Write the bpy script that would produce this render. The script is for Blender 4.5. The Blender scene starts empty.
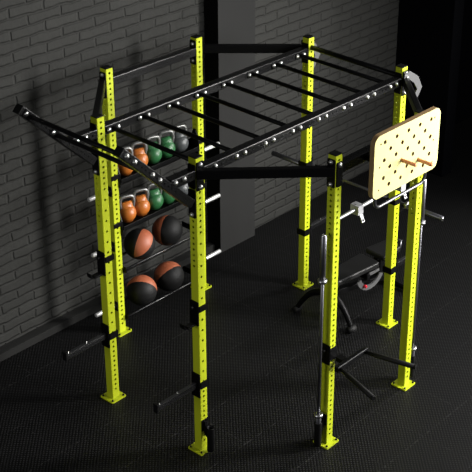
import bpy, bmesh, math, random
from mathutils import Vector, Matrix, Euler
random.seed(7)
PI = math.pi
SC = bpy.context.scene
COL = SC.collection

# ------------------------------------------------------------------ materials
def srgb(r, g, b):
    f = lambda c: (c / 255 / 12.92) if c <= 10.3 else ((c / 255 + 0.055) / 1.055) ** 2.4
    return (f(r), f(g), f(b), 1)

def new_mat(name):
    m = bpy.data.materials.new(name); m.use_nodes = True
    nt = m.node_tree
    return m, nt, nt.nodes['Principled BSDF']

def plain(name, col, rough=0.5, metal=0.0, spec=0.5, bump=0.0, scale=200.0, var=0.0):
    m, nt, b = new_mat(name)
    b.inputs['Base Color'].default_value = (*col[:3], 1)
    b.inputs['Roughness'].default_value = rough
    b.inputs['Metallic'].default_value = metal
    b.inputs['Specular IOR Level'].default_value = spec
    tc = nt.nodes.new('ShaderNodeTexCoord')
    nz = nt.nodes.new('ShaderNodeTexNoise'); nz.inputs['Scale'].default_value = scale
    nz.inputs['Detail'].default_value = 3
    nt.links.new(tc.outputs['Object'], nz.inputs['Vector'])
    if bump:
        bp = nt.nodes.new('ShaderNodeBump'); bp.inputs['Strength'].default_value = bump
        bp.inputs['Distance'].default_value = 0.001
        nt.links.new(nz.outputs['Fac'], bp.inputs['Height']); nt.links.new(bp.outputs['Normal'], b.inputs['Normal'])
    if var:
        mp = nt.nodes.new('ShaderNodeMapRange')
        mp.inputs['To Min'].default_value = rough - var; mp.inputs['To Max'].default_value = rough + var
        nt.links.new(nz.outputs['Fac'], mp.inputs['Value']); nt.links.new(mp.outputs['Result'], b.inputs['Roughness'])
    return m

M = {}
M['lime'] = plain('lime_powder_coat', (0.405, 0.462, 0.012), 0.42, 0, 0.35, 0.06, 600, 0.05)
M['black'] = plain('black_powder_coat', (0.0020, 0.0020, 0.0022), 0.40, 0, 0.09, 0.15, 700, 0.06)
M['rail'] = plain('charcoal_powder_coat', (0.0032, 0.0032, 0.0035), 0.27, 0, 0.34, 0.15, 700, 0.06)
M['plastic'] = plain('black_plastic', (0.0025, 0.0025, 0.0025), 0.5, 0, 0.15)
M['grip'] = plain('black_rubber', (0.0035, 0.0035, 0.0035), 0.6, 0, 0.2, 0.3, 300)
M['bolt'] = plain('zinc_bolt', (0.62, 0.62, 0.60), 0.28, 1.0, 0.5)
M['chrome'] = plain('chrome', (0.80, 0.80, 0.80), 0.16, 1.0, 0.5)
M['bright_chrome'] = plain('satin_chrome', (0.85, 0.85, 0.84), 0.34, 0.75, 0.6)
M['collar'] = plain('collar_steel', (0.42, 0.42, 0.43), 0.32, 1.0, 0.5)
M['steel'] = plain('barbell_steel', (0.15, 0.15, 0.165), 0.40, 1.0, 0.5)
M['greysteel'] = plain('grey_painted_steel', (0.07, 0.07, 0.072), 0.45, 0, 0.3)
M['clamp'] = plain('silver_clamp', (0.36, 0.36, 0.37), 0.45, 0.2, 0.5)
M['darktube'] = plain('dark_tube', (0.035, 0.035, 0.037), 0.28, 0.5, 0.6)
M['ballblack'] = plain('black_ball_vinyl', (0.0035, 0.0035, 0.0037), 0.6, 0, 0.25, 0.5, 120)
M['coral'] = plain('coral_ball_vinyl', (0.30, 0.082, 0.036), 0.5, 0, 0.4, 0.4, 120)
M['orange'] = plain('orange_vinyl', (0.39, 0.112, 0.016), 0.38, 0, 0.5, 0.1, 60)
M['green'] = plain('green_vinyl', (0.025, 0.125, 0.042), 0.38, 0, 0.5, 0.1, 60)
M['grey'] = plain('grey_vinyl', (0.06, 0.065, 0.067), 0.38, 0, 0.5, 0.1, 60)
M['handle'] = plain('kettlebell_handle_steel', (0.22, 0.22, 0.215), 0.40, 0.8, 0.5)
M['pad'] = plain('bench_pad_vinyl', (0.007, 0.007, 0.0072), 0.42, 0, 0.35, 0.3, 260)
M['red'] = plain('red_plastic', (0.50, 0.010, 0.025), 0.4)
M['cream'] = plain('cream_board_face', (0.58, 0.535, 0.205), 0.55, 0, 0.3)
M['pegwood'] = plain('beech_dowel', (0.50, 0.20, 0.085), 0.5, 0, 0.3)
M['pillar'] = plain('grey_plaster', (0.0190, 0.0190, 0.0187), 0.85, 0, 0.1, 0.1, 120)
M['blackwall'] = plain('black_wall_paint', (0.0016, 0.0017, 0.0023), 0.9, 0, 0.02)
M['pillar_shade'] = plain('shaded_grey_plaster', (0.0025, 0.0025, 0.0025), 0.9, 0, 0.05)  # pillar's unlit left side: its shade is put into a darker colour
M['baseboard'] = plain('grey_baseboard', (0.017, 0.017, 0.0165), 0.85, 0, 0.05)

def mat_ply():
    m, nt, b = new_mat('plywood_edge')
    tc = nt.nodes.new('ShaderNodeTexCoord')
    w = nt.nodes.new('ShaderNodeTexWave'); w.bands_direction = 'Y'; w.inputs['Scale'].default_value = 30
    w.inputs['Distortion'].default_value = 0.6
    r = nt.nodes.new('ShaderNodeValToRGB')
    r.color_ramp.elements[0].color = (0.13, 0.075, 0.028, 1); r.color_ramp.elements[1].color = (0.24, 0.15, 0.06, 1)
    nt.links.new(tc.outputs['Object'], w.inputs['Vector']); nt.links.new(w.outputs['Fac'], r.inputs['Fac'])
    nt.links.new(r.outputs['Color'], b.inputs['Base Color']); b.inputs['Roughness'].default_value = 0.6
    return m
M['ply'] = mat_ply()

def mat_brick():
    m, nt, b = new_mat('painted_brick')
    L = nt.links
    tc = nt.nodes.new('ShaderNodeTexCoord')
    sep = nt.nodes.new('ShaderNodeSeparateXYZ'); L.new(tc.outputs['Object'], sep.inputs[0])
    cmb = nt.nodes.new('ShaderNodeCombineXYZ'); L.new(sep.outputs['X'], cmb.inputs['X']); L.new(sep.outputs['Z'], cmb.inputs['Y'])
    n1 = nt.nodes.new('ShaderNodeTexNoise'); n1.inputs['Scale'].default_value = 7; n1.inputs['Detail'].default_value = 2
    L.new(tc.outputs['Object'], n1.inputs['Vector'])
    sub = nt.nodes.new('ShaderNodeVectorMath'); sub.operation = 'SUBTRACT'; L.new(n1.outputs['Color'], sub.inputs[0]); sub.inputs[1].default_value = (0.5, 0.5, 0.5)
    scl = nt.nodes.new('ShaderNodeVectorMath'); scl.operation = 'SCALE'; L.new(sub.outputs[0], scl.inputs[0]); scl.inputs['Scale'].default_value = 0.042
    add = nt.nodes.new('ShaderNodeVectorMath'); add.operation = 'ADD'; L.new(cmb.outputs[0], add.inputs[0]); L.new(scl.outputs[0], add.inputs[1])
    br = nt.nodes.new('ShaderNodeTexBrick')
    br.inputs['Scale'].default_value = 1; br.inputs['Brick Width'].default_value = 0.37; br.inputs['Row Height'].default_value = 0.1
    br.inputs['Mortar Size'].default_value = 0.019; br.inputs['Mortar Smooth'].default_value = 0.85
    br.inputs['Color1'].default_value = (0.0285, 0.0285, 0.0267, 1); br.inputs['Color2'].default_value = (0.0245, 0.0245, 0.0230, 1)
    br.inputs['Mortar'].default_value = (0.0245, 0.0245, 0.0230, 1)
    br.offset = 0.5; br.squash = 1.0
    L.new(add.outputs[0], br.inputs['Vector'])
    L.new(br.outputs['Color'], b.inputs['Base Color'])
    n2 = nt.nodes.new('ShaderNodeTexNoise'); n2.inputs['Scale'].default_value = 14; n2.inputs['Detail'].default_value = 4
    L.new(tc.outputs['Object'], n2.inputs['Vector'])
    mul = nt.nodes.new('ShaderNodeMath'); mul.operation = 'MULTIPLY'; L.new(br.outputs['Fac'], mul.inputs[0]); mul.inputs[1].default_value = -1.0
    ad2 = nt.nodes.new('ShaderNodeMath'); ad2.operation = 'MULTIPLY_ADD'; L.new(n2.outputs['Fac'], ad2.inputs[0]); ad2.inputs[1].default_value = 0.5; L.new(mul.outputs[0], ad2.inputs[2])
    bp = nt.nodes.new('ShaderNodeBump'); bp.inputs['Strength'].default_value = 1.0; bp.inputs['Distance'].default_value = 0.0125
    L.new(ad2.outputs[0], bp.inputs['Height']); L.new(bp.outputs['Normal'], b.inputs['Normal'])
    b.inputs['Roughness'].default_value = 0.75; b.inputs['Specular IOR Level'].default_value = 0.12
    return m
M['brick'] = mat_brick()

def mat_floor():
    m, nt, b = new_mat('studded_rubber_tiles')
    L = nt.links
    def math_(op, a, c=None):
        n = nt.nodes.new('ShaderNodeMath'); n.operation = op
        for i, v in enumerate((a, c)):
            if v is None: continue
            if isinstance(v, (int, float)): n.inputs[i].default_value = v
            else: L.new(v, n.inputs[i])
        return n.outputs[0]
    tc = nt.nodes.new('ShaderNodeTexCoord')
    sep = nt.nodes.new('ShaderNodeSeparateXYZ'); L.new(tc.outputs['Object'], sep.inputs[0])
    X, Y = sep.outputs['X'], sep.outputs['Y']
    k = 2 * PI / 0.036
    sx = math_('SINE', math_('MULTIPLY', X, k)); sy = math_('SINE', math_('MULTIPLY', Y, k))
    stud = math_('MULTIPLY', sx, sy)
    studm = math_('GREATER_THAN', stud, 0.25)
    # tile joints
    T = 0.545
    fx = math_('ABSOLUTE', math_('SUBTRACT', math_('FRACT', math_('DIVIDE', math_('SUBTRACT', X, 0.835 - T / 2), T)), 0.5))
    fy = math_('ABSOLUTE', math_('SUBTRACT', math_('FRACT', math_('DIVIDE', math_('ADD', Y, 0.81 - T / 2), T)), 0.5))
    dx = math_('LESS_THAN', fx, 0.008); dy = math_('LESS_THAN', fy, 0.008)
    seam = math_('MAXIMUM', math_('MULTIPLY', dx, 0.55), dy)
    n1 = nt.nodes.new('ShaderNodeTexNoise'); n1.inputs['Scale'].default_value = 30; n1.inputs['Detail'].default_value = 1
    L.new(tc.outputs['Object'], n1.inputs['Vector'])
    dash = math_('GREATER_THAN', n1.outputs['Fac'], 0.54)
    worn = math_('MULTIPLY', seam, dash)
    n2 = nt.nodes.new('ShaderNodeTexNoise'); n2.inputs['Scale'].default_value = 1.3; n2.inputs['Detail'].default_value = 3
    L.new(tc.outputs['Object'], n2.inputs['Vector'])
    mix = nt.nodes.new('ShaderNodeMix'); mix.data_type = 'RGBA'
    mix.inputs[6].default_value = (0.0008, 0.0008, 0.0008, 1); mix.inputs[7].default_value = (0.0140, 0.0140, 0.0144, 1)
    L.new(studm, mix.inputs[0])
    mix2 = nt.nodes.new('ShaderNodeMix'); mix2.data_type = 'RGBA'; L.new(worn, mix2.inputs[0])
    L.new(mix.outputs[2], mix2.inputs[6]); mix2.inputs[7].default_value = (0.024, 0.024, 0.0235, 1)
    L.new(mix2.outputs[2], b.inputs['Base Color'])
    mp = nt.nodes.new('ShaderNodeMapRange'); mp.inputs['To Min'].default_value = 0.42; mp.inputs['To Max'].default_value = 0.55
    L.new(n2.outputs['Fac'], mp.inputs['Value']); L.new(mp.outputs['Result'], b.inputs['Roughness'])
    h = math_('SUBTRACT', math_('MULTIPLY', math_('MAXIMUM', stud, 0.0), 1.0), seam)
    bp = nt.nodes.new('ShaderNodeBump'); bp.inputs['Strength'].default_value = 0.5; bp.inputs['Distance'].default_value = 0.003
    L.new(h, bp.inputs['Height']); L.new(bp.outputs['Normal'], b.inputs['Normal'])
    b.inputs['Specular IOR Level'].default_value = 0.16
    return m
M['floor'] = mat_floor()

# ------------------------------------------------------------------ mesh helpers
class MB:
    """collects verts / faces of ONE mesh"""
    def __init__(s): s.v = []; s.f = []; s.smooth = []; s.mi = []
    def add(s, vs, fs, sm=False, mi=0, mat=None):
        o = len(s.v)
        s.v += [tuple(mat @ Vector(p)) if mat else tuple(p) for p in vs]
        for f in fs: s.f.append(tuple(i + o for i in f)); s.smooth.append(sm); s.mi.append(mi)
    def box(s, c, d, b=0.0, mat=None, mi=0):
        bm = bmesh.new(); bmesh.ops.create_cube(bm, size=1)
        for v in bm.verts: v.co = Vector((v.co.x * d[0], v.co.y * d[1], v.co.z * d[2])) + Vector(c)
        if b: bmesh.ops.bevel(bm, geom=bm.edges[:], offset=b, segments=2, affect='EDGES', profile=0.5)
        bm.verts.index_update()
        s.add([v.co.copy() for v in bm.verts], [[v.index for v in f.verts] for f in bm.faces], False, mi, mat)
        bm.free(); return s
    def lathe(s, prof, p0=(0, 0, 0), axis=(0, 0, 1), n=20, mi=0, sm=True):
        """prof: list of (r, h) along axis from p0"""
        q = Vector((0, 0, 1)).rotation_difference(Vector(axis).normalized()).to_matrix()
        vs = []; fs = []
        for r, h in prof:
            for k in range(n):
                a = 2 * PI * k / n
                vs.append(q @ Vector((r * math.cos(a), r * math.sin(a), h)) + Vector(p0))
        m = len(prof)
        for i in range(m - 1):
            for k in range(n): fs.append((i * n + k, i * n + (k + 1) % n, (i + 1) * n + (k + 1) % n, (i + 1) * n + k))
        s.add(vs, fs, sm, mi)
        if prof[0][0] > 1e-6: s.add(vs[:n], [tuple(reversed(range(n)))], False, mi)
        if prof[-1][0] > 1e-6: s.add(vs[-n:], [tuple(range(n))], False, mi)
        return s
    def cyl(s, p0, p1, r, n=20, mi=0, bev=None):
        p0 = Vector(p0); p1 = Vector(p1); L = (p1 - p0).length
        c = min(r * 0.25, 0.003) if bev is None else bev
        return s.lathe([(r - c, 0), (r, c), (r, L - c), (r - c, L)], p0, p1 - p0, n, mi)
    def tube(s, pts, r, n=14, mi=0, closed=False):
        pts = [Vector(p) for p in pts]; N = len(pts); vs = []; fs = []
        up = None
        for i, p in enumerate(pts):
            a = pts[(i - 1) % N] if (closed or i > 0) else p
            b = pts[(i + 1) % N] if (closed or i < N - 1) else p
            t = (b - a).normalized()
            if up is None:
                up = Vector((0, 0, 1)) if abs(t.z) < 0.9 else Vector((1, 0, 0))
                up = (up - t * up.dot(t)).normalized()
            else:
                up = (up - t * up.dot(t)).normalized()
            w = t.cross(up)
            rr = r[i] if isinstance(r, (list, tuple)) else r
            for k in range(n):
                ang = 2 * PI * k / n
                vs.append(p + (up * math.cos(ang) + w * math.sin(ang)) * rr)
        for i in range(N if closed else N - 1):
            j = (i + 1) % N
            for k in range(n): fs.append((i * n + k, i * n + (k + 1) % n, j * n + (k + 1) % n, j * n + k))
        s.add(vs, fs, True, mi)
        if not closed:
            s.add(vs[:n], [tuple(reversed(range(n)))], False, mi); s.add(vs[-n:], [tuple(range(n))], False, mi)
        return s
    def prism(s, poly, t0, t1, frame, mi=0):
        """poly in (u,v), extruded t0..t1, frame: function (u,v,t)->xyz"""
        n = len(poly)
        vs = [frame(u, v, t0) for u, v in poly] + [frame(u, v, t1) for u, v in poly]
        fs = [tuple(reversed(range(n))), tuple(range(n, 2 * n))] + [(i, (i + 1) % n, n + (i + 1) % n, n + i) for i in range(n)]
        s.add(vs, fs, False, mi); return s
    def build(s, name, mats, parent=None, loc=(0, 0, 0), fixn=True):
        me = bpy.data.meshes.new(name); me.from_pydata(s.v, [], s.f); me.update()
        if not isinstance(mats, (list, tuple)): mats = [mats]
        for m in mats: me.materials.append(m)
        for i, p in enumerate(me.polygons): p.use_smooth = s.smooth[i]; p.material_index = s.mi[i]
        if fixn:
            bm = bmesh.new(); bm.from_mesh(me); bmesh.ops.recalc_face_normals(bm, faces=bm.faces[:]); bm.to_mesh(me); bm.free()
        o = bpy.data.objects.new(name, me); COL.objects.link(o)
        o.location = loc
        if parent: o.parent = parent
        return o

def empty(name, loc, rz=0):
    o = bpy.data.objects.new(name, None); COL.objects.link(o); o.location = loc; o.rotation_euler = (0, 0, rz)
    o.empty_display_size = 0.1; return o
def tag(o, label, cat, group=None):
    o['label'] = label; o['category'] = cat
    if group: o['group'] = group
    return o
def copy_tree(o, parent=None):
    c = o.copy(); COL.objects.link(c)
    if parent is not None: c.parent = parent
    for ch in list(o.children): copy_tree(ch, c)
    return c

def rounded_rect(w, h, r, n=6):
    pts = []
    for cx, cy, a0 in ((w / 2 - r, h / 2 - r, 0), (-w / 2 + r, h / 2 - r, 90), (-w / 2 + r, -h / 2 + r, 180), (w / 2 - r, -h / 2 + r, 270)):
        for k in range(n + 1):
            a = math.radians(a0 + 90 * k / n); pts.append((cx + r * math.cos(a), cy + r * math.sin(a)))
    return pts

def holed_tube(mb, L, w, holes, hr=0.0115, mat=None, rc=0.006, NS=12):
    """square tube along +Z, faces 0:+X 1:+Y 2:-X 3:-Y, holes: dict face -> list of heights. Real round holes through the wall"""
    wf = w / 2 - rc
    dirs = [(Vector((1, 0, 0)), Vector((0, 1, 0))), (Vector((0, 1, 0)), Vector((-1, 0, 0))), (Vector((-1, 0, 0)), Vector((0, -1, 0))), (Vector((0, -1, 0)), Vector((1, 0, 0)))]
    ZZ = Vector((0, 0, 1))
    for k, (nv, uv) in enumerate(dirs):
        P = lambda u, t, d=0.0: nv * (w / 2 - d) + uv * u + ZZ * t
        hs = sorted(holes.get(k, []))
        if not hs:
            mb.add([P(-wf, 0), P(wf, 0), P(wf, L), P(-wf, L)], [(0, 1, 2, 3)], False, 0, mat)
        else:
            edges = []
            for i in range(len(hs)):
                lo = hs[i] - 0.022; hi = hs[i] + 0.022
                if i > 0: lo = max(lo, (hs[i - 1] + hs[i]) / 2)
                if i < len(hs) - 1: hi = min(hi, (hs[i + 1] + hs[i]) / 2)
                edges.append((lo, hi))
            t = 0
            for i, (lo, hi) in enumerate(edges):
                if lo > t + 1e-5: mb.add([P(-wf, t), P(wf, t), P(wf, lo), P(-wf, lo)], [(0, 1, 2, 3)], False, 0, mat)
                c = hs[i]; vs = []; fs = []
                out = [(wf, c), (wf, hi), (0, hi), (-wf, hi), (-wf, c), (-wf, lo), (0, lo), (wf, lo)]
                ring = [(hr * math.cos(PI * j / 4), c + hr * math.sin(PI * j / 4)) for j in range(8)]
                vs = [P(*q) for q in out] + [P(*q) for q in ring] + [P(q[0], q[1], 0.004) for q in ring]
                for j in range(8):
                    j2 = (j + 1) % 8
                    fs.append((j, j2, 8 + j2, 8 + j)); fs.append((8 + j, 8 + j2, 16 + j2, 16 + j))
                mb.add(vs, fs, False, 0, mat)
                t = hi
            if t < L - 1e-5: mb.add([P(-wf, t), P(wf, t), P(wf, L), P(-wf, L)], [(0, 1, 2, 3)], False, 0, mat)
        # rounded corner between this face and the next
        n2 = dirs[(k + 1) % 4][0]
        cs = []
        for j in range(4):
            a = PI / 2 * j / 3
            cs.append(nv * (wf + rc * math.cos(a)) + n2 * (wf + rc * math.sin(a)))
        vs = [c.copy() for c in cs] + [c + ZZ * L for c in cs]
        mb.add(vs, [(j, j + 1, 5 + j, 4 + j) for j in range(3)], True, 0, mat)
    # closing ends
    q = w / 2 - 0.002
    for z in (0.0, L):
        mb.add([(-q, -q, z), (q, -q, z), (q, q, z), (-q, q, z)], [(0, 1, 2, 3)], False, 0, mat)
    return mb

def frame_mat(p, zdir, xdir):
    z = Vector(zdir).normalized(); x = Vector(xdir); x = (x - z * x.dot(z)).normalized(); y = z.cross(x)
    m = Matrix((x, y, z)).transposed().to_4x4(); m.translation = Vector(p); return m

def bolt(parent, p, axis, r=0.0165, mat='bolt', name='bolt'):
    mb = MB()
    mb.lathe([(r * 1.25, 0), (r * 1.25, 0.003), (r, 0.0035), (r, 0.010), (r * 0.8, 0.0135), (r * 0.3, 0.015), (0.0, 0.015)], (0, 0, 0), axis, 12)
    return mb.build(name, M[mat], parent, p)

# ------------------------------------------------------------------ layout of the uprights (m)
H = 2.75; W = 0.08; HW = W / 2; ZR = 2.615
P = {1: (0, 0), 4: (2.6194, 0), 5: (0, -1.1071), 8: (2.6194, -1.1071), 2: (.7636, .756), 3: (1.8745, .756), 6: (.7611, -1.8527), 7: (1.8855, -1.8527)}
RO = Vector((1.31, -0.55, 0))          # base centre of the rig
rig = empty('power_rig', RO)
tag(rig, 'large lime green and black training rig with eight uprights and monkey bars', 'training rig')
def rl(p): return Vector(p) - RO

# ------------------------------------------------------------------ uprights
def hole_list(kind):
    if kind == 'uniform':
        a = [0.10 + 0.05 * i for i in range(53)]
    else:
        a = [0.10 + 0.05 * i for i in range(13)] + [0.80 + 0.10 * i for i in range(14)] + [2.15 + 0.05 * i for i in range(12)]
    return [x for x in a if x < H - 0.03]
side = [1.80 + 0.05 * i for i in range(18)]
post_mesh = {}
def make_post(k):
    kind = 'mixed' if k in (1, 5) else 'uniform'
    if kind not in post_mesh:
        hl = hole_list(kind)
        mb = holed_tube(MB(), H - 0.008, W, {3: hl, 1: hl, 2: side, 0: side})
        o = mb.build('post', M['lime'], rig); post_mesh[kind] = o.data
    else:
        o = bpy.data.objects.new('post', post_mesh[kind]); COL.objects.link(o); o.parent = rig
    x, y = P[k]
    o.location = rl((x, y, 0.004)); o['label'] = 'lime green perforated upright'
    pl = MB().prism(rounded_rect(0.165, 0.165, 0.012, 3), -0.004, 0.008, lambda u, v, t: (u, v, t)).build('base_plate', M['lime'], o)
    for sx in (-1, 1):
        for sy in (-1, 1): bolt(o, (sx * 0.063, sy * 0.063, 0.008), (0, 0, 1), 0.008, 'black', 'anchor_bolt')
    MB().box((0, 0, H - 0.008 + 0.004), (W - 0.004, W - 0.004, 0.008), 0.002).build('end_cap', M['plastic'], o)
    return o
posts = {k: make_post(k) for k in P}

# ------------------------------------------------------------------ beams
def flange(parent, c, n, h=0.22, w=0.076, bolts=(0.082, -0.082), mat='black', t=0.01, bz=True):
    """plate lying on a post face: c = centre on the face, n = outward normal (axis aligned)"""
    n = Vector(n); u = Vector((0, 0, 1)).cross(n)
    mb = MB().prism(rounded_rect(w, h, 0.01, 3), 0.0, t, lambda a, b, tt: Vector(c) + u * a + Vector((0, 0, b)) + n * tt)
    f = mb.build('flange_plate', M[mat], parent)
    if bz:
        for b in bolts: bolt(parent, Vector(c) + Vector((0, 0, b)) + n * t, n)
    return f

def holes_along(L, a=0.05, step=0.05): return [a + step * i for i in range(int((L - 2 * a) / step) + 1)]

rung_x = [0.124 + 0.333 * k for k in range(8)]
def make_rail(y, inner):                     # long rails of the ladder bridge
    x0, x1 = HW, P[4][0] - HW; L = x1 - x0
    mt = frame_mat(rl((x0, y, ZR)), (1, 0, 0), (0, 0, 1))     # local z -> world x ; local +x -> world z ; local y = z cross x
    hl = holes_along(L)
    o = holed_tube(MB(), L, W, {0: hl, 1: hl, 2: hl, 3: hl}, 0.007, mt).build('rail', M['rail'], rig)
    for x in rung_x:
        for dx in (-0.048, 0.048): bolt(o, rl((x + dx, y - HW - (0.008 if not inner else 0.0), ZR)), (0, -1, 0), 0.0165)
    for x, n in ((x0, 1), (x1, -1)): flange(o, rl((x, y, ZR - 0.02)), (n, 0, 0), 0.20, bz=False)
    return o
# back rail: rung flange (8 mm) lies between the bolt head and the tube; front rail: bolts on the outer face
back_rail = make_rail(0.0, False)
front_rail = make_rail(-1.1071, True)
for x in rung_x:
    mb = MB().cyl(rl((x, -HW - 0.006, ZR)), rl((x, -1.1071 + HW + 0.006, ZR)), 0.019, 18)
    o = mb.build('rung', M['black'], rig)
    for y, s in ((-HW, -1), (-1.1071 + HW, 1)):
        MB().prism(rounded_rect(0.14, 0.05, 0.012, 3), 0, 0.008, lambda u, v, t: rl((x + u, y + s * t, ZR + v))).build('flange_plate', M['black'], o)

def holed_beam(a, b, w=W, name='crossbeam', mat='rail', hr=0.007):
    a = Vector(a); b = Vector(b); d = b - a; L = d.length
    mt = frame_mat(rl(a), d, (0, 0, 1)); hl = holes_along(L)
    return holed_tube(MB(), L, w, {0: hl, 1: hl, 2: hl, 3: hl}, hr, mt).build(name, M[mat], rig)

# straight beams between rear pair and front pair
for a, b in ((2, 3), (6, 7)):
    y = P[a][1]
    o = holed_beam((P[a][0] + HW, y, ZR), (P[b][0] - HW, y, ZR))
    flange(o, rl((P[a][0] + HW, y, ZR - 0.01)), (1, 0, 0), 0.24); flange(o, rl((P[b][0] - HW, y, ZR - 0.01)), (-1, 0, 0), 0.24)

def miter_beam(p0, n0, p1, n1, w=0.055, ht=0.08):
    """square tube from a post face (p0, normal n0) to another post face, ends cut flush with the faces"""
    p0 = Vector(p0); p1 = Vector(p1); n0 = Vector(n0); n1 = Vector(n1)
    d = (p1 - p0).normalized(); sdir = Vector((0, 0, 1)).cross(d); h = w / 2; k = ht / 2; c = 0.006
    prof = [(h - c, k), (h, k - c), (h, -k + c), (h - c, -k), (-h + c, -k), (-h, -k + c), (-h, k - c), (-h + c, k)]
    vs = []
    for pp, nn in ((p0, n0), (p1, n1)):
        for a, b in prof:
            q = p0 + sdir * a + Vector((0, 0, b)); t = (pp - q).dot(nn) / d.dot(nn); vs.append(rl(q + d * t))
    n = 8
    fs = [tuple(range(n)), tuple(range(n, 2 * n))] + [(i, (i + 1) % n, n + (i + 1) % n, n + i) for i in range(n)]
    mb = MB(); mb.add(vs, fs)
    o = mb.build('diagonal_crossbeam', M['black'], rig)
    for pp, nn in ((p0, n0), (p1, n1)):
        c0 = Vector(pp) - nn * 0.012
        flange(o, rl((c0.x, c0.y, ZR - 0.02)), nn, 0.24, bolts=(0.095, -0.095))
    return o
e = HW + 0.012
miter_beam((P[1][0], P[1][1] + e, ZR), (0, 1, 0), (P[2][0] - e, P[2][1], ZR), (-1, 0, 0))
miter_beam((P[3][0] + e, P[3][1], ZR), (1, 0, 0), (P[4][0], P[4][1] + e, ZR), (0, 1, 0))
miter_beam((P[5][0], P[5][1] - e, ZR), (0, -1, 0), (P[6][0] - e, P[6][1], ZR), (-1, 0, 0))
miter_beam((P[8][0], P[8][1] - e, ZR), (0, -1, 0), (P[7][0] + e, P[7][1], ZR), (1, 0, 0))
# plate on the front face of the two front uprights
for k in (6, 7):
    flange(rig, rl((P[k][0], P[k][1] - HW, 2.585)), (0, -1, 0), 0.21, 0.066, bolts=(0.08,))

# angled outriggers on the left end
def outrigger(k):
    y = P[k][1]
    a = Vector((-0.03, y, 2.335)); b = Vector((-0.748, y, 3.038))
    d = (b - a).normalized(); nrm = Vector((-d.z, 0, d.x))    # tube seen edge on
    w = 0.072; st = a + d * 0.06
    L = (b - st).length
    mt = frame_mat(rl(st), d, (0, 1, 0))
    hl = holes_along(L)
    o = holed_tube(MB(), L, w, {0: hl, 1: hl, 2: hl, 3: hl}, 0.007, mt).build('outrigger_arm', M['rail'], rig)
    flange(o, rl((-HW, y, 2.36)), (-1, 0, 0), 0.24, bolts=(-0.095,))
    MB().box((0, 0, 0.004), (w + 0.002, w + 0.002, 0.014), 0.003, frame_mat(rl(b), d, (0, 1, 0))).build('end_cap', M['plastic'], o)
    for c in (-0.675, -0.437):
        m = a + d * ((-0.03 - c) / -d.x)
        for s in (-0.05, 0.05): bolt(o, rl(m + d * s + Vector((0, -w / 2, 0))), (0, -1, 0))
    # level strut from the upright to the arm
    xe = -0.285
    s = holed_tube(MB(), abs(xe) - HW, W, {f: holes_along(abs(xe) - HW) for f in range(4)}, 0.007, frame_mat(rl((-HW, y, ZR)), (-1, 0, 0), (0, 0, 1))).build('strut', M['rail'], rig)
    flange(s, rl((-HW, y, ZR - 0.02)), (-1, 0, 0), 0.2, bz=False)
    for xx in (-0.16, -0.25): bolt(s, rl((xx, y - HW, ZR + 0.008)), (0, -1, 0))
    return a, d
for k in (1, 5): a_, d_ = outrigger(k)
for c in (-0.675, -0.437):
    m = a_ + d_ * ((-0.03 - c) / -d_.x)
    o = MB().cyl(rl((m.x, -0.036, m.z)), rl((m.x, -1.1071 + 0.036, m.z)), 0.0185, 20).build('pull_up_bar', M['black'], rig)
    for y, s in ((-0.036, -1), (-1.1071 + 0.036, 1)):
        mt = frame_mat(rl((m.x, y, m.z)), (0, s, 0), d_)
        MB().box((0, 0, 0.004), (0.15, 0.06, 0.008), 0.002, mt).build('flange_plate', M['black'], o)
# pull-up bar at the right end with hooked side plates
o = MB().cyl(rl((2.62, -HW, 2.648)), rl((2.62, -1.1071 + HW, 2.648)), 0.025, 20).build('pull_up_bar', M['black'], rig)
cpoly = [(2.585, 2.70), (2.665, 2.705), (2.80, 2.615), (2.87, 2.492), (2.778, 2.368), (2.728, 2.404), (2.792, 2.495), (2.745, 2.562), (2.655, 2.628), (2.585, 2.628)]
for y, s in ((P[8][1] - HW - 0.014, -1), (P[4][1] + HW + 0.014, 1)):
    mb = MB().prism(cpoly, 0, 0.012, lambda u, v, t: rl((u, y + s * t, v)))
    MB.build(mb, 'hooked_side_plate', M['greysteel'], o)
    MB().box(rl((2.62, y - s * 0.007, 2.65)), (0.07, 0.014, 0.09), 0.002).build('spacer', M['black'], o)
    bolt(o, rl((2.62, y + s * 0.012, 2.655)), (0, s, 0), 0.013)
# chrome crossbar between the two front uprights
MB().cyl(rl((P[6][0] + HW, P[6][1], 2.155)), rl((P[7][0] - HW, P[7][1], 2.155)), 0.0142, 18).build('chrome_crossbar', M['bright_chrome'], rig)['label'] = 'polished chrome crossbar'

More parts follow.
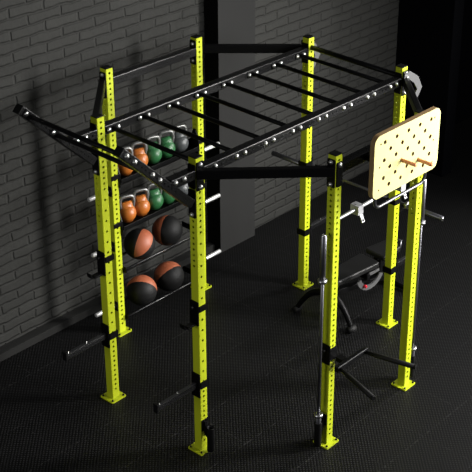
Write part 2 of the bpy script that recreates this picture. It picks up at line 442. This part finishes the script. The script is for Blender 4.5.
# ------------------------------------------------------------------ clamps on the chrome bar
def make_clamp():
    t = empty('bar_clamp', (0, 0, 0))
    mb = MB()                                    # square block with a round bore for the bar
    n = 16; h = 0.041; r = 0.0146
    ring = [(r * math.cos(2 * PI * k / n), r * math.sin(2 * PI * k / n)) for k in range(n)]
    sq = []
    for k in range(n):
        a = 2 * PI * k / n; c, s = math.cos(a), math.sin(a); q = h / max(abs(c), abs(s)); sq.append((c * q, s * q))
    for x in (-0.033, 0.033):
        mb.add([(x, *q) for q in sq] + [(x, *q) for q in ring], [(k, (k + 1) % n, n + (k + 1) % n, n + k) for k in range(n)])
    mb.add([(-0.033, *q) for q in sq] + [(0.033, *q) for q in sq], [(k, (k + 1) % n, n + (k + 1) % n, n + k) for k in range(n)])
    mb.add([(-0.033, *q) for q in ring] + [(0.033, *q) for q in ring], [(k, (k + 1) % n, n + (k + 1) % n, n + k) for k in range(n)], True)
    mb.build('block', M['clamp'], t)
    lv = MB().box((0, 0, -0.035), (0.034, 0.009, 0.075), 0.002, Matrix.Translation((0.008, -0.036, -0.040)) @ Matrix.Rotation(math.radians(-24), 4, 'X')).build('lever', M['clamp'], t)
    MB().cyl((0.008, -0.053, -0.089), (0.008, -0.069, -0.083), 0.008, 14).build('release_button', M['plastic'], lv)
    MB().cyl((-0.012, 0, 0.041), (-0.012, 0, 0.048), 0.007, 12).build('set_screw', M['bolt'], t)
    return t
c1 = make_clamp(); c1.location = (1.062, P[6][1], 2.155)
tag(c1, 'silver cube clamp with hanging lever on the chrome crossbar, left of the peg board', 'clamp', 'clamps on the chrome crossbar')
c2 = copy_tree(c1); c2.location = (1.64, P[6][1], 2.155)
tag(c2, 'silver cube clamp with hanging lever on the chrome crossbar, half hidden under the peg board', 'clamp', 'clamps on the chrome crossbar')

# ------------------------------------------------------------------ J-cups and spotter arms (local: post centre at origin, hook towards +X)
def u_sleeve(s, g, th, z, h):
    o_ = g + th
    s.prism([(g, -o_), (g, -g), (-g, -g), (-g, g), (g, g), (g, o_), (-o_, o_), (-o_, -o_)], z - h / 2, z + h / 2, lambda u, v, t: (u, v, t))
def make_jcup():
    t = empty('j_cup', (0, 0, 0))
    MB().box((HW + 0.008, 0, 0.0), (0.014, 0.092, 0.22), 0.003).build('back_plate', M['black'], t)
    # U-shaped sleeve around the upright
    s = MB(); th = 0.012; g = HW + 0.001
    u_sleeve(s, g, th, 0.04, 0.05)
    s.build('sleeve', M['black'], t)
    pts = [(0, 0), (0.095, 0), (0.125, 0.016), (0.135, 0.055), (0.126, 0.057), (0.117, 0.021), (0.092, 0.010), (0, 0.010)]
    MB().prism(pts, -0.026, 0.026, lambda u, v, tt: (HW + 0.015 + u, tt, -0.105 + v)).build('hook', M['black'], t)
    MB().box((HW + 0.06, 0, -0.092), (0.08, 0.056, 0.005), 0.001).build('liner', M['grip'], t)
    MB().cyl((HW + 0.015, 0, 0.06), (HW + 0.05, 0, 0.06), 0.014, 14).build('locking_pin', M['plastic'], t)
    return t
jspec = [(1, 1.405, PI, 'black J-cup on the leftmost front upright, hook facing left'),
         (5, 1.375, PI, 'black J-cup clamped to the upright at the lower centre, above its spotter arm'),
         (4, 1.375, 0, 'black J-cup on the rear right upright holding the far end of the level barbell'),
         (8, 1.345, 0, 'black J-cup on the upright behind the peg board, holding the level barbell')]
proto = None
for k, z, rz, lab in jspec:
    o = proto if False else (make_jcup() if proto is None else copy_tree(proto))
    proto = proto or o
    o.location = (P[k][0], P[k][1], z); o.rotation_euler = (0, 0, rz)
    tag(o, lab, 'bar holder', 'J-cups on the uprights')

def make_spotter():
    t = empty('spotter_arm', (0, 0, 0))
    b = MB().box((HW + 0.008, 0, 0.0), (0.014, 0.092, 0.23), 0.003)
    b.build('back_plate', M['black'], t)
    s = MB(); th = 0.012; g = HW + 0.001
    u_sleeve(s, g, th, 0.0, 0.062)
    s.build('sleeve', M['black'], t)
    MB().box((HW + 0.015 + 0.225, 0, 0.0), (0.45, 0.040, 0.046), 0.004).build('beam', M['rail'], t)
    MB().box((HW + 0.015 + 0.225, 0, 0.026), (0.45, 0.030, 0.006), 0.0015).build('top_edge_strip', M['darktube'], t)  # paler strip along the top of the beam
    MB().box((HW + 0.455, 0, 0.012), (0.022, 0.052, 0.085), 0.004).build('end_stop', M['plastic'], t)
    bolt(t, (HW + 0.42, 0, 0.029), (0, 0, 1), 0.0045); bolt(t, (HW + 0.22, 0, 0.029), (0, 0, 1), 0.0045)
    return t
sspec = [(1, 0.675, PI, 'black spotter arm pointing left from the leftmost front upright'),
         (5, 0.675, PI, 'black spotter arm pointing left from the upright at the lower centre'),
         (4, 0.645, 0, 'black spotter arm on the rear right upright, left of the bench'),
         (8, 0.63, 0, 'black spotter arm on the upright beside the bench, below the peg board')]
proto = None
for k, z, rz, lab in sspec:
    o = make_spotter() if proto is None else copy_tree(proto)
    proto = proto or o
    o.location = (P[k][0], P[k][1], z); o.rotation_euler = (0, 0, rz)
    tag(o, lab, 'safety arm', 'spotter arms on the uprights')

# ------------------------------------------------------------------ chrome storage pegs on the rear uprights
def make_peg():
    t = empty('storage_peg', (0, 0, 0))
    MB().box((HW + 0.006, 0, 0), (0.010, 0.075, 0.10), 0.003).build('mounting_plate', M['black'], t)
    MB().cyl((HW + 0.011, 0, 0), (HW + 0.248, 0, 0), 0.021, 20, bev=0.004).build('peg', M['bright_chrome'], t)
    MB().lathe([(0.031, 0), (0.031, 0.012), (0.025, 0.016)], (HW + 0.011, 0, 0), (1, 0, 0), 20).build('collar', M['black'], t)
    return t
zs = [(1.545, 'top'), (0.965, 'middle'), (0.312, 'lowest')]
proto = None
for k, rz, who in ((2, PI, 'pointing left from the rear left upright'), (3, 0, 'pointing right from the rear middle upright')):
    for z, w_ in zs:
        o = make_peg() if proto is None else copy_tree(proto)
        proto = proto or o
        o.location = (P[k][0], P[k][1], z); o.rotation_euler = (0, 0, rz)
        tag(o, '%s chrome storage peg %s' % (w_, who), 'storage peg', 'chrome storage pegs on the rear uprights')

# ------------------------------------------------------------------ barbells and their floor holders
def make_barbell(name, low_sleeve):
    """along +Z from the lower end; origin at the lower end"""
    t = empty(name, (0, 0, 0)); z1 = low_sleeve; z2 = z1 + 1.31; z3 = z2 + 0.42
    MB().cyl((0, 0, z1 - 0.01), (0, 0, z2 + 0.01), 0.0145, 16).build('shaft', M['steel'], t)
    for a, b in ((0, z1), (z2, z3)):
        s = MB().cyl((0, 0, a), (0, 0, b), 0.025, 20, bev=0.003).build('sleeve', M['steel'], t)
        c = (b, -1) if a == 0 else (a, 1)
        MB().lathe([(0.026, -0.012), (0.038, -0.010), (0.038, 0.016), (0.026, 0.018)], (0, 0, c[0]), (0, 0, c[1]), 20).build('collar', M['collar'], s)
        e_ = (a, -1) if a == 0 else (b, 1)
        MB().lathe([(0.017, -0.002), (0.017, 0.003), (0.012, 0.004), (0.0, 0.004)], (0, 0, e_[0]), (0, 0, e_[1]), 16).build('end_cap', M['chrome'], s)
    return t
bb = make_barbell('barbell', 0.42); bb.rotation_euler = (PI / 2, 0, 0)      # +Z -> -Y
bb.location = (2.745, 0.555, 1.306)
tag(bb, 'steel barbell lying level across the right end of the rig', 'barbell', 'barbells')
b2 = make_barbell('barbell', 0.300); b2.location = (0.652, -1.835, 0.012)
tag(b2, 'steel barbell standing upright at the left of the front right upright', 'barbell', 'barbells')
b3 = copy_tree(b2); b3.location = (2.018, -1.850, 0.012)
tag(b3, 'steel barbell standing upright at the right of the rightmost upright, behind the peg board edge', 'barbell', 'barbells')

def make_holder():
    """local: post centre at origin, holder on the +X side"""
    t = empty('barbell_holder', (0, 0, 0))
    n = 24; x = HW + 0.072; mb = MB()
    prof = [(0.0315, 0.02), (0.0325, 0.024), (0.0325, 0.252), (0.0315, 0.256), (0.0275, 0.256), (0.0275, 0.034)]
    mb.lathe(prof, (x, 0, 0.0), (0, 0, 1), n)
    mb.build('cup', M['plastic'], t)
    MB().box((HW + 0.006, 0, 0.255), (0.010, 0.078, 0.11), 0.003).build('mounting_plate', M['black'], t)
    g = MB().prism([(0, 0.30), (0.012, 0.30), (0.028, 0.24), (0.028, 0.15), (0, 0.18)], -0.018, 0.018, lambda u, v, tt: (HW + 0.010 + u, tt, v))
    g.build('bracket', M['black'], t)
    bolt(t, (HW + 0.011, 0.0, 0.285), (1, 0, 0), 0.009, 'black')
    return t
hs = [(5, -PI / 2, 'empty black barbell holder at the foot of the upright at the lower centre'),
      (6, PI, 'black barbell holder at the foot of the front right upright, barbell standing in it'),
      (7, 0, 'black barbell holder at the foot of the rightmost upright, behind the dip handle end')]
proto = None
for k, rz, lab in hs:
    o = make_holder() if proto is None else copy_tree(proto)
    proto = proto or o
    o.location = (P[k][0], P[k][1], 0.012); o.rotation_euler = (0, 0, rz)
    tag(o, lab, 'barbell holder', 'barbell holders')
b2.location = (P[6][0] - HW - 0.072, P[6][1], 0.048); b3.location = (P[7][0] + HW + 0.072, P[7][1], 0.048)

# ------------------------------------------------------------------ dip attachment on the front right upright
dip = empty('dip_attachment', (P[6][0], P[6][1], 0.93))
tag(dip, 'black V-shaped dip bar attachment on the front right upright', 'dip bars')
DO = Vector((P[6][0], P[6][1], 0.93))
dl = lambda p: Vector(p) - DO
mb = MB(); g = HW + 0.001; th = 0.012
mb.box((-g - th / 2, 0, 0), (th, 2 * g + 2 * th, 0.19), 0.003)
mb.box((0, -g - th / 2, 0.0), (2 * g, th, 0.12), 0.003); mb.box((0, g + th / 2, 0.0), (2 * g, th, 0.12), 0.003)
mb.build('sleeve', M['black'], dip)
mb = MB()
mb.prism([(-0.054, -0.045), (-0.054, -0.088), (-0.134, -0.086), (-0.134, -0.050)], -0.03, 0.03, lambda u, v, t: (0.06 + t, u, v))
mb.build('stem', M['black'], dip)
MB().box(dl((0.87, -2.01, 0.865)), (0.40, 0.045, 0.045), 0.004).build('crossbar', M['black'], dip)
MB().box(dl((0.87, -2.028, 0.8895)), (0.39, 0.008, 0.004), 0.001).build('top_edge_strip', M['greysteel'], dip)  # paler strip painted in as the highlight on the crossbar's top edge
for a, b in (((0.705, -2.02, 0.865), (0.565, -2.475, 0.865)), ((1.03, -2.02, 0.865), (1.137, -2.475, 0.865))):
    a = dl(a); b = dl(b)
    o = MB().cyl(a, b, 0.017, 20).build('dip_bar', M['black'], dip)
    d = (b - a).normalized()
    MB().cyl(a + d * 0.10, b - d * 0.012, 0.0215, 20).build('grip', M['grip'], o)
    MB().cyl(b - d * 0.012, b + d * 0.006, 0.022, 20).build('end_cap', M['plastic'], o)
MB().cyl((-g - th, 0, 0.04), (-g - th - 0.03, 0, 0.04), 0.014, 14).build('locking_pin', M['plastic'], dip)

# ------------------------------------------------------------------ peg board
PB = Vector((1.3265, -2.13, 2.647)); PBW, PBH, PBT = 0.872, 0.543, 0.045
pb = empty('climbing_peg_board', (PB.x, PB.y, PB.z - PBH / 2))
tag(pb, 'cream climbing peg board with rounded corners and rows of holes', 'peg board')
BO = Vector(pb.location); bl = lambda p: Vector(p) - BO
big = []
for r in range(6):
    for c in range(5 if r % 2 == 0 else 4):
        big.append((1.021 + 0.153 * c + (0.0765 if r % 2 else 0), 2.843 - 0.0768 * r))
pegs_at = [big[5 + 4 + 5 + 1], big[5 + 4 + 5 + 4 + 3]]
small = [(0.968, 2.842), (1.678, 2.842), (0.965, 2.646), (1.682, 2.643), (0.966, 2.448), (1.685, 2.444)]
cu = bpy.data.curves.new('board_outline', 'CURVE'); cu.dimensions = '2D'; cu.fill_mode = 'BOTH'; cu.extrude = PBT / 2 - 0.002
cu.bevel_depth = 0.002; cu.bevel_resolution = 1; cu.offset = -0.002
def spl(pts):
    s = cu.splines.new('POLY'); s.points.add(len(pts) - 1)
    for q, p in zip(s.points, pts): q.co = (p[0], p[1], 0, 1)
    s.use_cyclic_u = True
spl(rounded_rect(PBW, PBH, 0.07, 8))
for (x, z), r in [(q, 0.0165) for q in big] + [(q, 0.007) for q in small]:
    spl([(x - PB.x + r * math.cos(-2 * PI * k / 16), z - PB.z + r * math.sin(-2 * PI * k / 16)) for k in range(16)])
tmp = bpy.data.objects.new('tmp_outline', cu); COL.objects.link(tmp)
bpy.context.view_layer.update()
me = bpy.data.meshes.new_from_object(tmp.evaluated_get(bpy.context.evaluated_depsgraph_get()))
bpy.data.objects.remove(tmp)
me.transform(Matrix.Translation((0, PBT / 2, PBH / 2)) @ Matrix.Rotation(PI / 2, 4, 'X'))
me.materials.clear(); me.materials.append(M['cream']); me.materials.append(M['ply'])
me.update()
for p in me.polygons: p.material_index = 0 if abs(p.normal.y) > 0.95 else 1; p.use_smooth = False
panel = bpy.data.objects.new('panel', me); COL.objects.link(panel); panel.parent = pb
panel['label'] = 'cream perforated front panel with plywood edges'
for x in (1.12, 1.53):                            # arms from the beam behind to the panel
    MB().box(bl((x, (PB.y + PBT + P[6][1] - HW) / 2, 2.61)), (0.05, abs(P[6][1] - HW - (PB.y + PBT)) - 0.002, 0.05), 0.003).build('mounting_arm', M['black'], pb)
    MB().prism([(0.0, 2.63), (0.0, 2.83), (0.02, 2.83), (0.19, 2.63)], -0.005, 0.005, lambda u, v, t: bl((x + t, PB.y + PBT + 0.001 + u, v))).build('gusset', M['greysteel'], pb)
# tubular frame behind the panel, its lower bend showing under the panel
yt = PB.y + PBT + 0.017; pts = []
x0, x1, zb, zt, rr = 1.005, 1.685, 2.247, 2.72, 0.065
for cx, cz, a0 in ((x1 - rr, zb + rr, 270), (x1 - rr, zt - rr, 0), (x0 + rr, zt - rr, 90), (x0 + rr, zb + rr, 180)):
    for k in range(7):
        a = math.radians(a0 + 15 * k); pts.append(bl((cx + rr * math.cos(a), yt, cz + rr * math.sin(a))))
MB().tube(pts, 0.0145, 14, closed=True).build('tube_frame', M['darktube'], pb)
# two dowels left in the board
for (x, z), lab in zip(pegs_at, ('beech climbing peg stuck in the peg board, left one of two', 'beech climbing peg stuck in the peg board, right one of two')):
    o = MB().lathe([(0.0125, 0), (0.0145, 0.003), (0.0155, 0.05), (0.0155, 0.180), (0.0135, 0.184), (0.0, 0.184)], (0, 0, 0), (0, -1, 0), 18).build('climbing_peg', M['pegwood'], None, (x, PB.y + 0.042, z))
    tag(o, lab, 'peg', 'climbing pegs in the board')

# ------------------------------------------------------------------ kettlebell shelves
SX0, SX1 = P[2][0] + HW, P[3][0] - HW
def make_shelf():
    t = empty('kettlebell_shelf', (0, 0, 0)); xc = (SX0 + SX1) / 2; w = SX1 - SX0
    MB().box((xc, 0.84, -0.006), (w - 0.004, 0.30, 0.012), 0.002).build('tray', M['black'], t)
    MB().box((xc, 0.695, 0.012), (w - 0.024, 0.010, 0.048), 0.002).build('front_lip', M['black'], t)
    MB().box((xc, 0.985, 0.012), (w - 0.004, 0.010, 0.048), 0.002).build('back_lip', M['black'], t)
    for x in (SX0 + 0.006, SX1 - 0.006): MB().prism([(0.70, -0.05), (0.90, -0.05), (0.90, 0.03), (0.81, 0.09), (0.772, 0.20), (0.742, 0.20), (0.70, 0.09)], -0.006, 0.006, lambda u, v, tt: (x + tt, u, v)).build('end_bracket', M['black'], t)
    for x in (P[2][0], P[3][0]): MB().box((x, 0.756 - HW - 0.007, 0.070), (W + 0.02, 0.010, 0.045), 0.002).build('front_strap', M['black'], t)
    return t
kb_r = 0.088
def make_kb(color):
    t = empty('kettlebell', (0, 0, 0))
    prof = []
    for i in range(19):
        a = -PI / 2 + PI * i / 18
        r = kb_r * math.cos(a); h = kb_r * math.sin(a) + 0.078
        if h < 0.004: continue
        prof.append((max(r, 0.0), h))
    prof = [(prof[0][0] * 0.75, 0.0)] + [(prof[0][0], 0.001)] + prof
    MB().lathe(prof, (0, 0, 0), (0, 0, 1), 28).build('body', M[color], t)
    nk = MB(); rings = []                         # coloured neck rising between the horns
    for z, w, d in ((0.105, 0.080, 0.078), (0.135, 0.067, 0.054), (0.165, 0.058, 0.034), (0.196, 0.050, 0.020)):
        rings.append([(w * math.cos(2 * PI * q / 20), d * math.sin(2 * PI * q / 20), z) for q in range(20)])
    nk.add([p for r_ in rings for p in r_], [(i * 20 + q, i * 20 + (q + 1) % 20, (i + 1) * 20 + (q + 1) % 20, (i + 1) * 20 + q) for i in range(3) for q in range(20)] + [tuple(60 + q for q in range(20))], True)
    nk.build('neck', M[color], t)
    pts = [(-0.060, 0, 0.125), (-0.068, 0, 0.165), (-0.069, 0, 0.205), (-0.060, 0, 0.238), (-0.034, 0, 0.252), (0.034, 0, 0.252), (0.060, 0, 0.238), (0.069, 0, 0.205), (0.068, 0, 0.165), (0.060, 0, 0.125)]
    sm = []                                       # smooth the loop
    for i in range(len(pts) - 1):
        p0 = Vector(pts[max(i - 1, 0)]); p1 = Vector(pts[i]); p2 = Vector(pts[i + 1]); p3 = Vector(pts[min(i + 2, len(pts) - 1)])
        for j in range(4):
            s = j / 4
            sm.append(0.5 * ((2 * p1) + (p2 - p0) * s + (2 * p0 - 5 * p1 + 4 * p2 - p3) * s * s + (3 * p1 - p0 - 3 * p2 + p3) * s ** 3))
    sm.append(Vector(pts[-1]))
    MB().tube(sm, 0.0175, 12).build('handle', M['handle'], t)['label'] = 'bare steel grip'
    return t
shz = {'upper': 1.612, 'lower': 1.118}
for nm, z in shz.items():
    s = make_shelf(); s.location = (0, 0, z)
    tag(s, 'black %s kettlebell shelf between the two rear uprights' % nm, 'shelf', 'kettlebell shelves')
cols = ['orange', 'orange', 'green', 'green', 'grey']
labs = {'upper': ['orange kettlebell at the left end of the upper shelf, mostly behind the angled arm', 'orange kettlebell second from the left on the upper shelf',
                  'green kettlebell in the middle of the upper shelf', 'green kettlebell beside the grey one on the upper shelf', 'grey kettlebell at the right end of the upper shelf'],
        'lower': ['orange kettlebell at the left end of the lower shelf', 'orange kettlebell second from the left on the lower shelf',
                  'green kettlebell in the middle of the lower shelf', 'green kettlebell on the lower shelf partly behind the angled arm', 'grey kettlebell at the right end of the lower shelf behind the angled arm']}
kproto = {}
for nm, z in shz.items():
    for i, c in enumerate(cols):
        if c not in kproto: kproto[c] = o = make_kb(c)
        else: o = copy_tree(kproto[c])
        o.location = (0.978 + 0.1765 * i, 0.82, z + 0.0005); o.rotation_euler = (0, 0, math.radians(-16 + random.uniform(-6, 6)))
        tag(o, labs[nm][i], 'kettlebell', 'kettlebells on the %s shelf' % nm)

# ------------------------------------------------------------------ ball racks and medicine balls
def make_rack():
    t = empty('ball_rack', (0, 0, 0))
    for y in (0.70, 0.94): MB().cyl((SX0 + 0.004, y, 0), (SX1 - 0.004, y, 0), 0.012, 16).build('rail', M['rail'], t)
    for x in (SX0 + 0.006, SX1 - 0.006): MB().box((x, 0.82, 0.0), (0.010, 0.29, 0.06), 0.003).build('end_bracket', M['black'], t)
    return t
rz_ = {'upper': 0.69, 'lower': 0.165}
for nm, z in rz_.items():
    o = make_rack(); o.location = (0, 0, z)
    tag(o, 'black two-rail ball rack, %s one of two between the rear uprights' % nm, 'rack', 'ball racks')
RB = 0.152
def make_ball():
    nu, nv = 48, 24; mb = MB(); vs = [(0, 0, -RB)]
    for j in range(1, nv):
        th = PI * j / nv
        for k in range(nu):
            ph = 2 * PI * k / nu; r = RB * (0.990 if (k - 4) % 8 == 0 else 1.0)
            vs.append((r * math.sin(th) * math.cos(ph), r * math.sin(th) * math.sin(ph), -r * math.cos(th)))
    vs.append((0, 0, RB)); n = len(vs) - 1
    ix = lambda j, k: 1 + (j - 1) * nu + k % nu
    for k in range(nu):
        # coral panels: two opposite gores
        kk = (k + 0.5) % nu; coral = (kk < 3.6 or kk > nu - 3.6)
        m = 1 if coral else 0
        mb.f.append((0, ix(1, k + 1), ix(1, k))); mb.smooth.append(True); mb.mi.append(m)
        for j in range(1, nv - 1):
            mb.f.append((ix(j, k), ix(j, k + 1), ix(j + 1, k + 1), ix(j + 1, k))); mb.smooth.append(True); mb.mi.append(m)
        mb.f.append((n, ix(nv - 1, k), ix(nv - 1, k + 1))); mb.smooth.append(True); mb.mi.append(m)
    mb.v = vs
    return mb.build('medicine_ball', [M['ballblack'], M['coral']])
camd = Vector((-.58, -.65, .49)).normalized(); rgt = Vector((.62, -.79, 0)).normalized(); upv = rgt.cross(-camd).normalized()
def orient(c, a):
    c = c.normalized(); a = (a - c * a.dot(c)).normalized(); b = a.cross(c)
    return Matrix((c, b, a)).transposed()       # local x -> panel centre, local z -> pole
balls = [((1.118, 'upper'), camd * .85 + rgt * .40 + upv * .26, rgt * .45 + upv * .9, 'black medicine ball with a coral wedge facing out, left on the upper ball rack'),
         ((1.486, 'upper'), camd * .62 - rgt * .75 + upv * .05, upv * 1 + rgt * .1, 'black medicine ball with its coral panel turned left, right on the upper ball rack'),
         ((1.118, 'lower'), upv * .90 + camd * .42, rgt * 1 + upv * .1, 'black medicine ball with a coral cap on top, left on the lower ball rack'),
         ((1.488, 'lower'), upv * .58 - rgt * .42 + camd * .65, rgt * .62 + upv * .72, 'black medicine ball with a coral panel at upper left, right on the lower ball rack')]
bp_ = None
for (x, nm), c, a, lab in balls:
    if bp_ is None: bp_ = o = make_ball()
    else: o = bp_.copy(); COL.objects.link(o)
    o.location = (x, 0.82, rz_[nm] + math.sqrt((RB + 0.0125) ** 2 - 0.12 ** 2)); o.rotation_euler = orient(c, a).to_euler()
    tag(o, lab, 'medicine ball', 'medicine balls on the racks')

# ------------------------------------------------------------------ adjustable bench
bench = empty('weight_bench', (2.745, -0.655, 0), math.radians(-4))
tag(bench, 'black adjustable weight bench on the floor behind the front right uprights', 'bench')
def soft_pad(outline, z0, z1, b=0.018):
    bm = bmesh.new(); vs = [bm.verts.new((x, y, z0)) for x, y in outline]
    f = bm.faces.new(vs); r = bmesh.ops.extrude_face_region(bm, geom=[f])
    for v in r['geom']:
        if isinstance(v, bmesh.types.BMVert): v.co.z = z1
    bm.normal_update()
    bmesh.ops.bevel(bm, geom=[e for e in bm.edges if abs(e.verts[0].co.z - e.verts[1].co.z) < 1e-6], offset=b, segments=4, affect='EDGES', profile=0.5)
    bm.verts.index_update(); mb = MB(); mb.add([v.co.copy() for v in bm.verts], [[v.index for v in f.verts] for f in bm.faces], False); bm.free(); return mb
def tapered(xa, wa, xb, wb, r=0.03):
    pts = []
    for cx, cy, sx, sy, a0 in ((xb, wb / 2, -1, -1, 0), (xa, wa / 2, 1, -1, 90), (xa, -wa / 2, 1, 1, 180), (xb, -wb / 2, -1, 1, 270)):
        for k in range(5):
            a = math.radians(a0 + 90 * k / 4); pts.append((cx + sx * r + r * math.cos(a), cy + sy * r + r * math.sin(a)))
    return pts
soft_pad(tapered(-0.46, 0.22, 0.14, 0.27), 0.415, 0.475).build('back_pad', M['pad'], bench)
soft_pad(tapered(0.20, 0.27, 0.50, 0.22), 0.445, 0.505).build('seat_pad', M['pad'], bench)
MB().box((-0.12, 0, 0.403), (0.5, 0.05, 0.026), 0.004).build('back_rail', M['black'], bench)
MB().box((0.34, 0, 0.423), (0.24, 0.05, 0.026), 0.004).build('seat_rail', M['black'], bench)
# main spine, sloping
mt = frame_mat((-0.50, 0, 0.30), (1.0, 0, -0.16), (0, 1, 0))
MB().box((0, 0, 0.52), (0.06, 0.06, 1.02), 0.006, mt).build('spine', M['black'], bench)
# curved front foot: arch across the bench
pts = []; rad = []
for i in range(25):
    s = -1 + 2 * i / 24
    pts.append((-0.50 - 0.03 * abs(s) ** 1.5 - 0.055 * s, s * 0.315, 0.055 + 0.26 * (1 - abs(s) ** 2.6))); rad.append(0.026 + 0.016 * (1 - abs(s)))
ft = MB().tube(pts, rad, 14).build('front_foot', M['black'], bench)
for s in (-1, 1):
    MB().lathe([(0.018, -0.05), (0.034, -0.045), (0.036, 0.0), (0.034, 0.045), (0.018, 0.05)], (-0.53 - 0.055 * s, s * 0.325, 0.037), (1, 0.15 * s, 0), 18).build('rubber_foot', M['grip'], ft)
MB().box((-0.52, 0, 0.345), (0.06, 0.05, 0.13), 0.006).build('front_post', M['black'], bench)
pts = [(0.50, s * 0.28 / 8, 0.04) for s in range(-8, 9)]
rf = MB().tube(pts, 0.028, 14).build('rear_foot', M['black'], bench)
for s in (-1, 1):
    MB().cyl((0.50, s * 0.27, 0.031), (0.50, s * 0.32, 0.031), 0.031, 18).build('rubber_foot', M['grip'], rf)
MB().box((0.49, 0, 0.09), (0.06, 0.06, 0.12), 0.005).build('rear_post', M['black'], bench)
MB().box((0.30, 0, 0.31), (0.06, 0.05, 0.22), 0.006).build('seat_post', M['black'], bench)
# adjustment quadrant on the near side
outer = []; inner = []
for i in range(15):
    a = math.radians(200 + 130 * i / 14); outer.append((0.02 + 0.215 * math.cos(a), 0.42 + 0.215 * math.sin(a))); inner.append((0.02 + 0.155 * math.cos(a), 0.42 + 0.165 * math.sin(a)))
q = MB().prism(outer + inner[::-1], -0.008, 0.008, lambda u, v, t: (u, -0.115 + t, v)).build('adjustment_quadrant', M['greysteel'], bench)
MB().cyl((-0.08, -0.123, 0.28), (-0.08, -0.155, 0.28), 0.017, 16).build('adjustment_knob', M['red'], q)['label'] = 'small red knob'
MB().box((0.08, -0.10, 0.365), (0.17, 0.02, 0.032), 0.006, ).build('pull_lever', M['greysteel'], bench)
MB().box((-0.02, -0.06, 0.36), (0.05, 0.13, 0.06), 0.006).build('hinge_block', M['black'], bench)
MB().tube([(0.53, -0.05, 0.44), (0.55, -0.05, 0.47), (0.56, -0.05, 0.52), (0.56, 0.05, 0.52), (0.55, 0.05, 0.47), (0.53, 0.05, 0.44)], 0.011, 10).build('carry_handle', M['steel'], bench)
MB().box((0.515, 0, 0.435), (0.05, 0.10, 0.02), 0.004).build('handle_bracket', M['black'], bench)

# ------------------------------------------------------------------ setting
def struct(name, mb, m):
    o = mb.build(name, m); o['kind'] = 'structure'; return o
HT = 5.2
struct('floor', MB().box((2.5, -4.0, -0.05), (21, 12.6, 0.1)), M['floor'])
struct('wall_left', MB().box((-2.73, 1.375, HT / 2), (10.54, 0.16, HT)), M['brick'])          # face at y = 1.27, x -8 .. 2.54
struct('baseboard_left', MB().box((-2.74, 1.24, 0.04), (10.52, 0.11, 0.08), 0.004), M['baseboard'])
pm = MB().box((2.797, 1.265, HT / 2), (0.545, 0.33, HT))                                       # front at y = 1.10
pil = struct('wall_center', pm, [M['pillar'], M['pillar_shade']])
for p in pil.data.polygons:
    if p.normal.x < -0.5: p.material_index = 1  # left face takes the colour with the shade painted in
struct('wall_back', MB().box((4.41, 1.28, HT / 2), (2.68, 0.16, HT)), M['brick'])             # face at y = 1.20, x 3.07 .. 5.75
struct('wall_right', MB().box((5.83, 0.88, HT / 2), (0.2, 0.96, HT)), M['blackwall'])         # face at x = 5.73, ends at y = 0.40
struct('wall_far', MB().box((9.0, 1.28, HT / 2), (6.5, 0.16, HT)), M['blackwall'])            # dark wall seen past the end of the right wall

# ------------------------------------------------------------------ light
def aim(o, tgt): o.rotation_euler = (Vector(tgt) - o.location).to_track_quat('-Z', 'Y').to_euler()
def spot(name, loc, tgt, power, deg, blend, radius, col=(1.0, 0.985, 0.95)):
    ld = bpy.data.lights.new(name, 'SPOT'); ld.energy = power; ld.spot_size = math.radians(deg); ld.spot_blend = blend
    ld.shadow_soft_size = radius; ld.color = col
    lo = bpy.data.objects.new(name, ld); COL.objects.link(lo); lo.location = loc; aim(lo, tgt)
ld = bpy.data.lights.new('strip_softbox', 'AREA'); ld.shape = 'RECTANGLE'; ld.size = 0.95; ld.size_y = 4.4; ld.energy = 300; ld.color = (1.0, 0.985, 0.95)
ld.spread = math.radians(94)
lo = bpy.data.objects.new('strip_softbox', ld); COL.objects.link(lo); lo.location = (4.95, -5.0, 3.3); aim(lo, (1.1, -0.2, 1.5))
spot('side_spotlight', (10.2, -2.55, 4.3), (1.4, -0.7, 0.8), 1500, 48, 0.6, 0.22)
ld = bpy.data.lights.new('front_softbox', 'AREA'); ld.shape = 'RECTANGLE'; ld.size = 2.4; ld.size_y = 2.0; ld.energy = 165; ld.spread = math.radians(110)
lo = bpy.data.objects.new('front_softbox', ld); COL.objects.link(lo); lo.location = (2.8, -7.2, 4.4); aim(lo, (1.7, -0.2, 1.3))
ld = bpy.data.lights.new('left_fill_light', 'AREA'); ld.shape = 'RECTANGLE'; ld.size = 3.0; ld.size_y = 2.5; ld.energy = 175  # fill light added on the left to lift the uprights' left faces
lo = bpy.data.objects.new('left_fill_light', ld); COL.objects.link(lo); lo.location = (-8.0, -0.6, 3.6); aim(lo, (1.2, -0.4, 1.4))
wd = bpy.data.worlds.new('room_ambient'); SC.world = wd; wd.use_nodes = True
bg = wd.node_tree.nodes['Background']; bg.inputs[0].default_value = (0.97, 0.99, 1.0, 1); bg.inputs[1].default_value = 0.07

# ------------------------------------------------------------------ camera
cd = bpy.data.cameras.new('camera'); co = bpy.data.objects.new('camera', cd); COL.objects.link(co)
co.location = (-6.1119, -7.3185, 6.8482); co.rotation_mode = 'XYZ'; co.rotation_euler = (1.1113, -0.0408, -0.9055)
cd.sensor_fit = 'HORIZONTAL'; cd.sensor_width = 36.0; cd.lens = 36.0 * 1261.5728 / 472
cd.shift_x = (236 - 364.7249) / 472; cd.shift_y = (182.7293 - 236) / 472
cd.clip_end = 200
SC.camera = co
vs_ = SC.view_settings
vs_.view_transform = 'Standard'; vs_.look = 'None'; vs_.exposure = 0.0; vs_.gamma = 1.0; vs_.use_curve_mapping = False
